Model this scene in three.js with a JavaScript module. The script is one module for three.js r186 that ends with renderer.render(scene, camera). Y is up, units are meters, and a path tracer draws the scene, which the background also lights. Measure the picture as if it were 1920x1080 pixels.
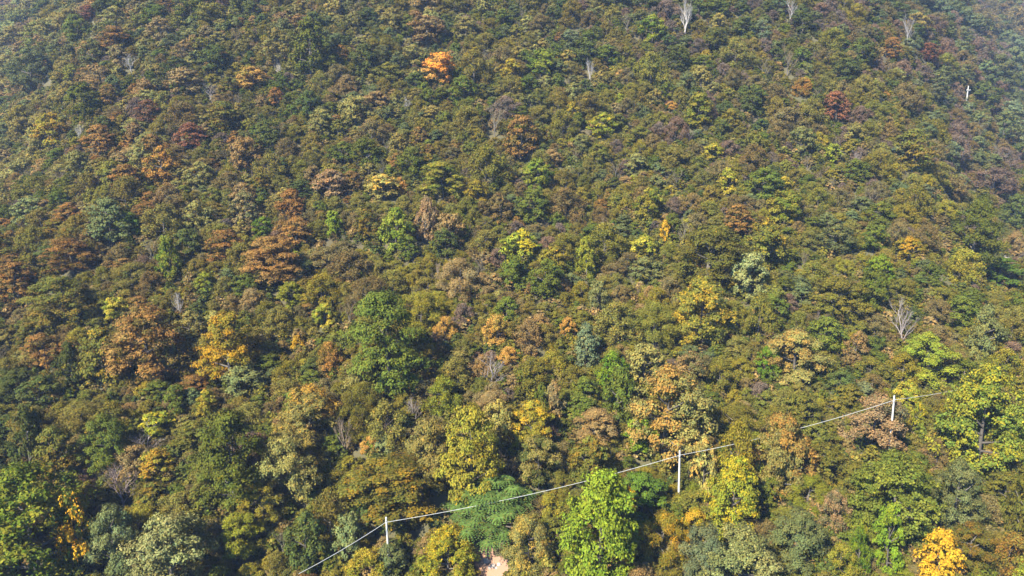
import * as THREE from 'three';
import { Sky } from 'three/addons/objects/Sky.js';
import { mergeGeometries } from 'three/addons/utils/BufferGeometryUtils.js';
import { ImprovedNoise } from 'three/addons/math/ImprovedNoise.js';

// ---------------------------------------------------------------- camera, sky, sun, exposure
const scene = new THREE.Scene();
const PITCH = -12, FOCAL = 1280;                         // focal length in pixels of a 1920 x 1080 frame
const EYE = new THREE.Vector3(0, 60, 0);
const camera = new THREE.PerspectiveCamera(2 * Math.atan(540 / FOCAL) * 180 / Math.PI, 16 / 9, 0.5, 3000);
camera.position.copy(EYE);
camera.rotation.set(PITCH * Math.PI / 180, 0, 0);
const SUN = new THREE.Vector3(-0.52, 0.68, 0.58).normalize();
const sky = new Sky();
sky.name = 'sky'; sky.scale.setScalar(2000); sky.userData = { kind: 'structure', label: 'clear hazy autumn sky above the hillside', category: 'sky' };
sky.material.uniforms.sunPosition.value.copy(SUN);
sky.material.uniforms.turbidity.value = 8; sky.material.uniforms.rayleigh.value = 0.7;
sky.material.uniforms.mieCoefficient.value = 0.004; sky.material.uniforms.mieDirectionalG.value = 0.8;
scene.add(sky);
scene.environmentIntensity = 0.1;
const sun = new THREE.DirectionalLight(new THREE.Color(1, 0.92, 0.72), 5);
sun.name = 'sun';
sun.position.copy(SUN).multiplyScalar(400).add(new THREE.Vector3(0, 60, -180));
sun.target.position.set(0, 60, -180);
sun.castShadow = true; sun.shadow.mapSize.set(4096, 4096);
Object.assign(sun.shadow.camera, { left: -320, right: 320, top: 320, bottom: -320, near: 1, far: 1200 });
scene.add(sun, sun.target);
const renderer = new THREE.WebGLRenderer({ antialias: true });
renderer.toneMapping = THREE.LinearToneMapping;
renderer.toneMappingExposure = 3.8;
renderer.shadowMap.enabled = true;
scene.fog = new THREE.FogExp2(new THREE.Color(0.42, 0.58, 1.0), 0.00023);

// ---------------------------------------------------------------- small helpers
function rng(seed) {
  let a = seed >>> 0;
  return () => { a = (a + 0x6d2b79f5) | 0; let t = Math.imul(a ^ (a >>> 15), 1 | a); t = (t + Math.imul(t ^ (t >>> 7), 61 | t)) ^ t; return ((t ^ (t >>> 14)) >>> 0) / 4294967296; };
}
const tmp = new THREE.Vector3();
const lerp = THREE.MathUtils.lerp, clamp = THREE.MathUtils.clamp, smooth = (a, b, x) => { const t = clamp((x - a) / (b - a), 0, 1); return t * t * (3 - 2 * t); };
const perlin = new ImprovedNoise();
const noise = (x, z, s, o = 0) => perlin.noise(x / s + 11.3 + o, 4.7 + o * 3.1, z / s - 7.9);
const names = {};
const numbered = (n) => { const k = names[n] = (names[n] ?? -1) + 1; return k ? n + '_' + String(k).padStart(3, '0') : n; };
const tag = (o, label, category, group, kind) => { Object.assign(o.userData, { label, category }, group && { group }, kind && { kind }); return o; };
const shade = (o) => { o.traverse((m) => { if (m.isMesh) { m.castShadow = true; m.receiveShadow = true; } }); return o; };

// ---------------------------------------------------------------- terrain: a wooded spur between two gullies, with farther slopes behind
const PROF = [[-60, -70], [0, -66], [40, -61], [67, -52.5], [90, -41.5], [112, -30], [160, -4], [213, 33], [300, 96], [450, 190], [800, 300], [1200, 360]];
function profile(d) {
  let i = 0;
  while (i < PROF.length - 2 && d > PROF[i + 1][0]) i++;
  const [x0, y0] = PROF[i], [x1, y1] = PROF[i + 1], h = x1 - x0;
  const s = (k) => k <= 0 || k >= PROF.length - 1 ? (k <= 0 ? 0.1 : 0.15) : (PROF[k + 1][1] - PROF[k - 1][1]) / (PROF[k + 1][0] - PROF[k - 1][0]);
  const t = clamp((d - x0) / h, 0, 1), t2 = t * t, t3 = t2 * t;
  return (2 * t3 - 3 * t2 + 1) * y0 + (t3 - 2 * t2 + t) * h * s(i) + (3 * t2 - 2 * t3) * y1 + (t3 - t2) * h * s(i + 1);
}
function height(x, z) {
  const d = -z, up = smooth(95, 190, d);
  const eL = Math.max(0, -x - (58 + 0.26 * d)), eR = Math.max(0, x - (48 + 0.24 * d));
  const spur = profile(d) - up * 0.36 * (Math.pow(eL, 1.2) + Math.pow(eR, 1.2));
  const back = -62 + (d - 225) * 0.60 + Math.abs(x) * 0.02 + 9 * noise(x, z, 90, 2);
  const k = 9, m = Math.max(spur, back);
  let y = m + k * Math.log(Math.exp((spur - m) / k) + Math.exp((back - m) / k));
  const g = (x - (101 + 0.42 * (d - 132))) / 11;                                     // the gully past the conical tree
  y -= 8 * Math.exp(-g * g) * smooth(112, 128, d) * (1 - smooth(210, 260, d));
  const q = (x + 78 + 0.5 * (d - 90)) / 10;
  y -= 3.5 * Math.exp(-q * q) * smooth(80, 100, d) * (1 - smooth(170, 210, d));
  y += 2.6 * noise(x, z, 46) + 1.2 * noise(x, z, 19, 5) + 0.35 * noise(x, z, 6, 9);
  return 60 + y;
}
const cp = Math.cos(PITCH * Math.PI / 180), sp = Math.sin(PITCH * Math.PI / 180);
function ray(px, py) {                                                                // direction through a point of the 1920 x 1080 frame
  const x = (px - 960) / FOCAL, y = (540 - py) / FOCAL;
  return new THREE.Vector3(x, y * cp + sp, -cp + y * sp).normalize();
}
function ground(px, py) {
  const r = ray(px, py), p = new THREE.Vector3();
  for (let t = 30; t < 1100; t += 0.6) {
    p.copy(EYE).addScaledVector(r, t);
    if (p.y < height(p.x, p.z)) { p.addScaledVector(r, -0.3); p.y = height(p.x, p.z); return p; }
  }
  p.y = height(p.x, p.z);
  return p;
}
function project(p) {
  const x = p.x, y = p.y - EYE.y, z = p.z, dep = -(z * cp) + y * sp, vy = y * cp + z * sp;   // rotated by minus the pitch
  return { x: 960 + FOCAL * x / dep, y: 540 - FOCAL * vy / dep, depth: dep };
}
{
  const xs = [], zs = [];
  for (let x = -560; x <= 560;) { xs.push(x); x += Math.abs(x) < 220 ? 2.5 : 8; }
  for (let z = 60; z >= -900;) { zs.push(z); z -= z > -320 ? 2.5 : 8; }
  const pos = [], col = [], idx = [], c = new THREE.Color(), nx = xs.length;
  for (const z of zs) for (const x of xs) {
    pos.push(x, height(x, z), z);
    const n = 0.5 + 0.5 * noise(x, z, 3.3, 3), m = 0.5 + 0.5 * noise(x, z, 14, 6);
    c.setRGB(0.048 + 0.036 * n, 0.038 + 0.022 * n + 0.016 * m, 0.021 + 0.009 * n);
    col.push(c.r, c.g, c.b);
  }
  for (let j = 0; j < zs.length - 1; j++) for (let i = 0; i < nx - 1; i++) { const a = j * nx + i; idx.push(a, a + 1, a + nx, a + 1, a + nx + 1, a + nx); }
  const g = new THREE.BufferGeometry();
  g.setAttribute('position', new THREE.Float32BufferAttribute(pos, 3));
  g.setAttribute('color', new THREE.Float32BufferAttribute(col, 3));
  g.setIndex(idx); g.computeVertexNormals();
  const terrain = new THREE.Mesh(g, new THREE.MeshStandardMaterial({ vertexColors: true, roughness: 1, name: 'leaf_litter' }));
  terrain.name = 'terrain';
  scene.add(tag(terrain, 'steep hillside floor of brown leaf litter under the trees', 'hillside', null, 'structure'));
  terrain.receiveShadow = terrain.castShadow = true;
}

// ---------------------------------------------------------------- leaves
class Leaves {
  constructor() { this.p = []; this.n = []; this.c = []; this.i = []; this.k = 0; }
  add(cx, cy, cz, nx, ny, nz, tx, ty, tz, len, wid, curl, r, g, b) {
    const d = tx * nx + ty * ny + tz * nz; tx -= nx * d; ty -= ny * d; tz -= nz * d;
    const l = Math.hypot(tx, ty, tz) || 1; tx /= l; ty /= l; tz /= l;
    const bx = ny * tz - nz * ty, by = nz * tx - nx * tz, bz = nx * ty - ny * tx, h = len / 2, w = wid / 2, u = curl * len;
    this.p.push(cx - tx * h - nx * u, cy - ty * h - ny * u, cz - tz * h - nz * u, cx + bx * w, cy + by * w, cz + bz * w,
      cx + tx * h - nx * u, cy + ty * h - ny * u, cz + tz * h - nz * u, cx - bx * w, cy - by * w, cz - bz * w);
    for (let k = 0; k < 4; k++) { this.n.push(nx, ny, nz); this.c.push(r, g, b); }
    this.i.push(this.k, this.k + 3, this.k + 1, this.k + 1, this.k + 3, this.k + 2); this.k += 4;
  }
  build() {
    const g = new THREE.BufferGeometry();
    g.setAttribute('position', new THREE.Float32BufferAttribute(this.p, 3));
    g.setAttribute('normal', new THREE.Float32BufferAttribute(this.n, 3));
    g.setAttribute('color', new THREE.Float32BufferAttribute(this.c, 3));
    g.setIndex(this.i);
    return g;
  }
}
function limbGeometry(points, radii, sides) {                                          // a tapered, bent tube
  const pos = [], idx = [], v = new THREE.Vector3(), up = new THREE.Vector3(), a = new THREE.Vector3(), b = new THREE.Vector3();
  points.forEach((p, i) => {
    v.copy(points[Math.min(i + 1, points.length - 1)]).sub(points[Math.max(i - 1, 0)]).normalize();
    up.set(Math.abs(v.y) > 0.9 ? 1 : 0, Math.abs(v.y) > 0.9 ? 0 : 1, 0); a.crossVectors(v, up).normalize(); b.crossVectors(v, a);
    for (let s = 0; s < sides; s++) { const t = s / sides * Math.PI * 2, c = Math.cos(t) * radii[i], d = Math.sin(t) * radii[i]; pos.push(p.x + a.x * c + b.x * d, p.y + a.y * c + b.y * d, p.z + a.z * c + b.z * d); }
  });
  for (let i = 0; i < points.length - 1; i++) for (let s = 0; s < sides; s++) { const p = i * sides + s, q = i * sides + (s + 1) % sides; idx.push(p, q, p + sides, q, q + sides, p + sides); }
  const g = new THREE.BufferGeometry();
  g.setAttribute('position', new THREE.Float32BufferAttribute(pos, 3)); g.setIndex(idx); g.computeVertexNormals();
  return g;
}
const unit = (r) => { const u = r() * 2 - 1, t = r() * Math.PI * 2, s = Math.sqrt(1 - u * u); return [s * Math.cos(t), u, s * Math.sin(t)]; };

// A tree of radius 1 (crown) and height 2: crown and trunk geometries. A crown is boughs, a bough is clumps, a clump is leaves.
// base: foot of the crown; mid, top: outline; boughs, bough size, bough flatness; clumps per bough, clump size, clump flatness; lift, spread: how the leaves face; wid: leaf width
const FORMS = {
  round:  { base: 0.12, mid: 0.42, top: 0.95, boughs: 17, bs: 0.38, bf: 0.80, clumps: 11, cs: 0.135, cf: 0.80, lift: 0.40, spread: 0.70, wid: 0.62, up: 0 },
  dense:  { base: 0.06, mid: 0.38, top: 0.85, boughs: 48, bs: 0.29, bf: 0.80, clumps: 9, cs: 0.115, cf: 0.80, lift: 0.40, spread: 0.75, wid: 0.66, up: 0 },
  tiered: { base: 0.12, mid: 0.34, top: 0.85, boughs: 32, bs: 0.38, bf: 0.36, clumps: 10, cs: 0.130, cf: 0.62, lift: 0.60, spread: 0.60, wid: 0.62, up: 0 },
  bushy:  { base: 0.05, mid: 0.36, top: 0.95, boughs: 20, bs: 0.32, bf: 0.85, clumps: 13, cs: 0.130, cf: 0.95, lift: 0.30, spread: 1.0, wid: 0.48, up: 0.35 },
  tall:   { base: 0.14, mid: 0.34, top: 0.62, boughs: 18, bs: 0.33, bf: 0.80, clumps: 10, cs: 0.125, cf: 0.85, lift: 0.30, spread: 0.80, wid: 0.6, up: 0.3 },
  cone:   { base: 0.08, mid: 0.22, top: 0.55, boughs: 34, bs: 0.28, bf: 0.70, clumps: 9, cs: 0.110, cf: 0.8, lift: 0.40, spread: 0.75, wid: 0.6, up: 0.2 },
  mound:  { base: 0.02, mid: 0.18, top: 1.0, boughs: 20, bs: 0.34, bf: 0.55, clumps: 10, cs: 0.120, cf: 0.7, lift: 0.45, spread: 0.9, wid: 0.8, up: 0 },
};
function envelope(f, v) {                                                               // crown radius at v = 0 (foot of the crown) .. 1 (tip)
  if (v < f.mid) return 0.62 + 0.38 * Math.sin(v / f.mid * Math.PI / 2);
  const t = (v - f.mid) / (1 - f.mid);
  return Math.pow(Math.max(0, 1 - Math.pow(t, f.top * 2)), f.top > 0.5 ? 0.6 : 0.9);
}
function crown(form, seed, leaves, leafLen, tone) {
  const f = FORMS[form], r = rng(seed * 977 + 13), L = new Leaves(), clumps = [], H0 = 2 * f.base, HC = 2 - H0;
  const lean = [(r() - 0.5) * 0.4, (r() - 0.5) * 0.4], squeeze = [0.8 + 0.25 * r(), 0.8 + 0.25 * r()], ph = r() * 6.28;
  for (let k = 0; k < f.boughs; k++) {
    const top = k === f.boughs - 1, v = top ? 0.93 : Math.pow((k + 0.2 + 0.6 * r()) / f.boughs, 0.92), a = ph + k * 2.39996 + (r() - 0.5) * 1.1;
    const e = envelope(f, v), size = f.bs * (0.62 + 0.6 * r()) * (0.62 + 0.45 * Math.sqrt(Math.max(e, 0.05)));
    const rad = top ? 0.05 : Math.max(0, e - size * 0.62) * (0.72 + 0.42 * r());
    const bx = Math.cos(a) * rad * squeeze[0] + lean[0] * v, bz = Math.sin(a) * rad * squeeze[1] + lean[1] * v, by = H0 + v * HC - size * f.bf * 0.75 + (r() - 0.5) * 0.10;
    const bb = 0.90 + 0.2 * r(), bw = (r() - 0.5) * 0.14, bsec = r() < tone.share;
    const droop = form === 'tiered' ? 0.30 : form === 'round' ? 0.18 : 0.05;
    const nc = Math.max(5, Math.round(f.clumps * size / f.bs * 1.1));
    for (let q = 0; q < nc; q++) {
      let [ux, uy, uz] = unit(r);
      if (uy < -0.15) uy = -uy * 0.9;
      const d = 0.45 + 0.6 * Math.sqrt(r()), ox = Math.cos(a), oz = Math.sin(a), out = ux * ox + uz * oz;
      clumps.push({ x: bx + ux * size * d, y: by + uy * size * f.bf * d - droop * size * Math.max(0, out) * d, z: bz + uz * size * d, s: f.cs * (0.6 + 0.85 * r()), a: Math.atan2(bz + uz * size * d - lean[1] * v, bx + ux * size * d - lean[0] * v), ux, uy, uz, br: bb * (0.86 + 0.28 * r()), warm: bw + (r() - 0.5) * 0.12, second: bsec ? r() < 0.82 : r() < tone.share * 0.25 });
    }
  }
  const total = clumps.reduce((t, c) => t + c.s * c.s, 0);
  for (const c of clumps) {
    const n = Math.round(leaves * c.s * c.s / total), out = [Math.cos(c.a), 0.3, Math.sin(c.a)];
    for (let k = 0; k < n; k++) {
      let [ux, uy, uz] = unit(r);
      if (!f.up && uy < -0.1 && r() < 0.7) uy = -uy;
      const q = Math.pow(r(), 0.5) * (r() < 0.07 ? 1.7 : 1.08);
      const px = c.x + ux * c.s * q, py = c.y + uy * c.s * f.cf * q * (1 + 0.5 * f.up), pz = c.z + uz * c.s * q;
      let nx = ux * 0.6 + c.ux * 0.35 + out[0] * 0.25, ny = uy * 0.6 + c.uy * 0.35 + f.lift, nz = uz * 0.6 + c.uz * 0.35 + out[2] * 0.25;
      const [wx, wy, wz] = unit(r); nx += wx * f.spread; ny += wy * f.spread; nz += wz * f.spread;
      const l = Math.hypot(nx, ny, nz) || 1;
      const [tx, ty, tz] = unit(r), len = leafLen * (0.6 + 0.85 * r());
      const j = c.br * (0.74 + 0.52 * r()), w = c.warm + (r() - 0.5) * 0.24;
      let cr = j * (1 + w), cg = j, cb = j * (1 - w * 0.8);
      if (c.second ? r() < 0.85 : r() < tone.stray) { cr *= tone.mul[0]; cg *= tone.mul[1]; cb *= tone.mul[2]; }
      L.add(px, py, pz, nx / l, ny / l, nz / l, tx, ty + f.up - 0.1, tz, len, len * f.wid, 0.12, cr, cg, cb);
    }
  }
  const trunk = [], p = (x, y, z) => new THREE.Vector3(x, y, z);
  trunk.push(limbGeometry([p(0, -0.25, 0), p(0.01, 0.12, 0), p(lean[0] * 0.2, H0 + HC * 0.25, lean[1] * 0.2), p(lean[0] * 0.7, H0 + HC * 0.6, lean[1] * 0.7)], [0.075, 0.055, 0.042, 0.016], 7));
  for (let k = 0; k < 9; k++) {
    const c = clumps[Math.floor((k + 0.5) / 9 * clumps.length)], y0 = Math.min(c.y - 0.12, H0 * 0.7 + 0.75 * HC * (k / 9));
    trunk.push(limbGeometry([p(lean[0] * 0.2, y0, lean[1] * 0.2), p(c.x * 0.5, lerp(y0, c.y, 0.45), c.z * 0.5), p(c.x * 0.92, c.y - 0.03, c.z * 0.92)], [0.026, 0.017, 0.006], 5));
  }
  return { crown: L.build(), trunk: mergeGeometries(trunk) };
}
function fernCrown(seed, shoots, leafLen, tone) {                                         // long drooping compound leaves in rosettes at the shoot ends
  const r = rng(seed * 331 + 7), L = new Leaves(), tips = [];
  const boughs = 20;
  for (let k = 0; k < boughs; k++) {
    const v = (k + 0.3 + 0.4 * r()) / boughs, a = 0.6 + k * 2.39996 + r() * 0.6, e = lerp(0.95, 0.12, v) * (0.7 + 0.4 * r()), bx = Math.cos(a) * e, bz = Math.sin(a) * e, by = 0.12 + v * 1.62;
    for (let q = 0; q < shoots / boughs; q++) { const [ux, uy, uz] = unit(r), d = 0.40 * Math.sqrt(r()); tips.push([bx + ux * d, by + Math.abs(uy) * d * 0.55 - 0.12 * d, bz + uz * d, 0.82 + 0.36 * r()]); }
  }
  for (const [x, y, z, br] of tips) {
    const m = 11 + Math.floor(r() * 4), ph = r() * 6.28;
    for (let q = 0; q < m; q++) {
      const a = ph + q / m * 6.28 + (r() - 0.5) * 0.3, len = 0.19 * (0.75 + 0.5 * r()), rise = 0.2 + 0.7 * r();
      for (let s = 1; s <= 7; s++) {
        const t = s / 7, h = t * len, px = x + Math.cos(a) * h, pz = z + Math.sin(a) * h, py = y + len * (rise * t - 1.15 * t * t);
        for (const side of [-1, 1]) {
          const tx = Math.cos(a + side * 1.1), tz = Math.sin(a + side * 1.1), nx = Math.cos(a) * 0.55 * t + (r() - 0.5) * 0.4, ny = 0.9, nz = Math.sin(a) * 0.55 * t + (r() - 0.5) * 0.4, l = Math.hypot(nx, ny, nz);
          const j = br * (0.8 + 0.4 * r());
          L.add(px + tx * leafLen * 0.45, py - 0.01, pz + tz * leafLen * 0.45, nx / l, ny / l, nz / l, tx, -0.45, tz, leafLen * (1.15 - 0.5 * t), leafLen * 0.34, 0.1, j * (r() < 0.10 ? 1.6 : 1), j, j * 0.9);
        }
      }
    }
  }
  const p = (a, b, c) => new THREE.Vector3(a, b, c), parts = [limbGeometry([p(0, -0.25, 0), p(0, 0.5, 0), p(0.02, 1.1, 0), p(0, 1.75, 0)], [0.06, 0.045, 0.03, 0.008], 7)];
  for (const [x, y, z] of tips) parts.push(limbGeometry([p(0, y * 0.5 + 0.05, 0), p(x * 0.55, y * 0.8, z * 0.55), p(x, y, z)], [0.02, 0.014, 0.007], 4));
  return { crown: L.build(), trunk: mergeGeometries(parts) };
}
function bareTree(seed, plume, twigs) {                                                  // leafless: trunk and limbs, and a mesh of fine branches; height 2
  const r = rng(seed * 773 + 3), trunk = [], fine = [], V = (a, b, c) => new THREE.Vector3(a, b, c);
  function grow(from, dir, len, rad, depth) {
    const mid = from.clone().addScaledVector(dir, len * 0.5).add(V((r() - 0.5) * 0.1 * len, (r() - 0.5) * 0.06 * len, (r() - 0.5) * 0.1 * len));
    const end = mid.clone().addScaledVector(dir, len * 0.5).add(V((r() - 0.5) * 0.16 * len, 0.05 * len, (r() - 0.5) * 0.16 * len));
    (depth < 2 ? trunk : fine).push(limbGeometry([from, mid, end], [rad, rad * 0.78, rad * 0.55], depth < 2 ? 6 : 3));
    if (depth >= 4) return;
    const n = depth === 0 ? 5 : depth === 3 ? twigs : 4;
    for (let k = 0; k < n; k++) {
      const t = depth === 0 ? 0.30 + 0.70 * (k + r()) / n : 0.35 + 0.65 * (k + r()) / n, at = t < 0.5 ? from.clone().lerp(mid, t * 2) : mid.clone().lerp(end, t * 2 - 1);
      const a = k * 2.4 + r() * 1.2, open = plume * (0.55 + 0.5 * r()), side = V(Math.cos(a), 0.15, Math.sin(a));
      const d2 = dir.clone().multiplyScalar(Math.cos(open)).addScaledVector(side, Math.sin(open)).add(V(0, 0.18, 0)).normalize();
      grow(at, d2, len * (depth === 0 ? 0.62 : 0.58) * (0.8 + 0.4 * r()), rad * (depth === 0 ? 0.55 : 0.5), depth + 1);
    }
  }
  grow(V(0, -0.15, 0), V((r() - 0.5) * 0.25, 1, (r() - 0.5) * 0.25).normalize(), 1.0, 0.034, 0);
  return { trunk: mergeGeometries(trunk), crown: mergeGeometries(fine) };
}

const TONES = {
  plain:  { share: 0, stray: 0.03, mul: [1.7, 1.25, 0.8] },
  rusted: { share: 0.40, stray: 0.06, mul: [1.40, 0.95, 0.80] },
  yellowed: { share: 0.34, stray: 0.08, mul: [1.9, 1.35, 0.8] },
  greened: { share: 0.40, stray: 0.08, mul: [0.52, 0.70, 0.60] },
  golden: { share: 0.5, stray: 0.10, mul: [5.0, 2.4, 1.0] },
  pale: { share: 0.25, stray: 0.16, mul: [1.5, 1.42, 1.6] },
};
const LOD = [{ n: 21000, leaf: 0.052 }, { n: 7000, leaf: 0.088 }, { n: 3200, leaf: 0.13 }];
const shapes = new Map();
function shape(form, lod, variant, tone) {
  const key = [form, lod, variant, tone].join();
  if (!shapes.has(key)) {
    const seed = variant * 17 + form.length * 101 + form.charCodeAt(1) + 5, { n, leaf } = LOD[lod];
    shapes.set(key, form === 'twig' ? bareTree(seed, 0.75, 4) : form === 'fern' ? fernCrown(seed, lod ? 60 : 100, 0.075, TONES[tone]) : crown(form, seed, form === 'bushy' ? n * 1.3 : n, leaf * (form === 'bushy' ? 0.92 : 1), TONES[tone]));
  }
  return shapes.get(key);
}

// ---------------------------------------------------------------- colours of the leaves (real-world base colours, linear)
const COLOURS = {
  dgreen: [[0.062, 0.074, 0.014], 'dark green'], green: [[0.076, 0.088, 0.010], 'green'], mgreen: [[0.092, 0.110, 0.013], 'mid green'],
  lime: [[0.112, 0.146, 0.009], 'lime green'], ygreen: [[0.152, 0.162, 0.014], 'yellow green'], olive: [[0.125, 0.112, 0.015], 'olive green'],
  dolive: [[0.092, 0.086, 0.012], 'dark olive'], ogold: [[0.172, 0.142, 0.014], 'olive gold'], gold: [[0.370, 0.215, 0.014], 'golden yellow'],
  orange: [[0.340, 0.180, 0.036], 'orange'], yellow: [[0.290, 0.225, 0.022], 'yellow'], otan: [[0.165, 0.142, 0.036], 'tan olive'],
  tan: [[0.190, 0.128, 0.046], 'tan brown'], brown: [[0.130, 0.096, 0.031], 'dull brown'], rust: [[0.190, 0.098, 0.023], 'rust brown'],
  red: [[0.150, 0.062, 0.027], 'dark red'], pink: [[0.215, 0.135, 0.060], 'pinkish tan'], sage: [[0.130, 0.138, 0.042], 'sage green'],
  bsage: [[0.098, 0.112, 0.048], 'bluish sage'], ggreen: [[0.086, 0.096, 0.030], 'grey green'], teal: [[0.084, 0.136, 0.030], 'blue green'],
  purple: [[0.125, 0.086, 0.058], 'purplish brown'], pyellow: [[0.240, 0.205, 0.050], 'pale yellow'], psage: [[0.145, 0.152, 0.050], 'pale sage'],
  twig: [[0.200, 0.155, 0.088], 'greyish brown'], obrown: [[0.137, 0.115, 0.021], 'olive brown'], vine: [[0.070, 0.108, 0.011], 'deep green'],
};
const leafMats = new Map();
function leafMat(colour, v) {
  const key = colour + v;
  if (!leafMats.has(key)) {
    const [c] = COLOURS[colour], k = [1, 0.86, 1.13][v], w = [0, 0.05, -0.05][v];
    leafMats.set(key, new THREE.MeshPhysicalMaterial({ name: 'leaves_' + colour, color: new THREE.Color().setRGB(c[0] * k * (1 + w), c[1] * k, c[2] * k * (1 - w)), vertexColors: true, roughness: 0.9, transmission: 0.2, side: THREE.DoubleSide, specularIntensity: 0.12 }));
  }
  return leafMats.get(key);
}
const bark = [[0.075, 0.062, 0.048], [0.10, 0.085, 0.07], [0.06, 0.05, 0.04]].map((c, i) => new THREE.MeshStandardMaterial({ name: 'bark', color: new THREE.Color().setRGB(...c), roughness: 0.95 }));
const bareMats = { grey: [0.20, 0.165, 0.150], white: [0.25, 0.225, 0.21], tan: [0.22, 0.16, 0.11], plum: [0.16, 0.12, 0.115] };
for (const k in bareMats) bareMats[k] = new THREE.MeshStandardMaterial({ name: 'bare_bark', color: new THREE.Color().setRGB(...bareMats[k]), roughness: 0.9 });

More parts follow.
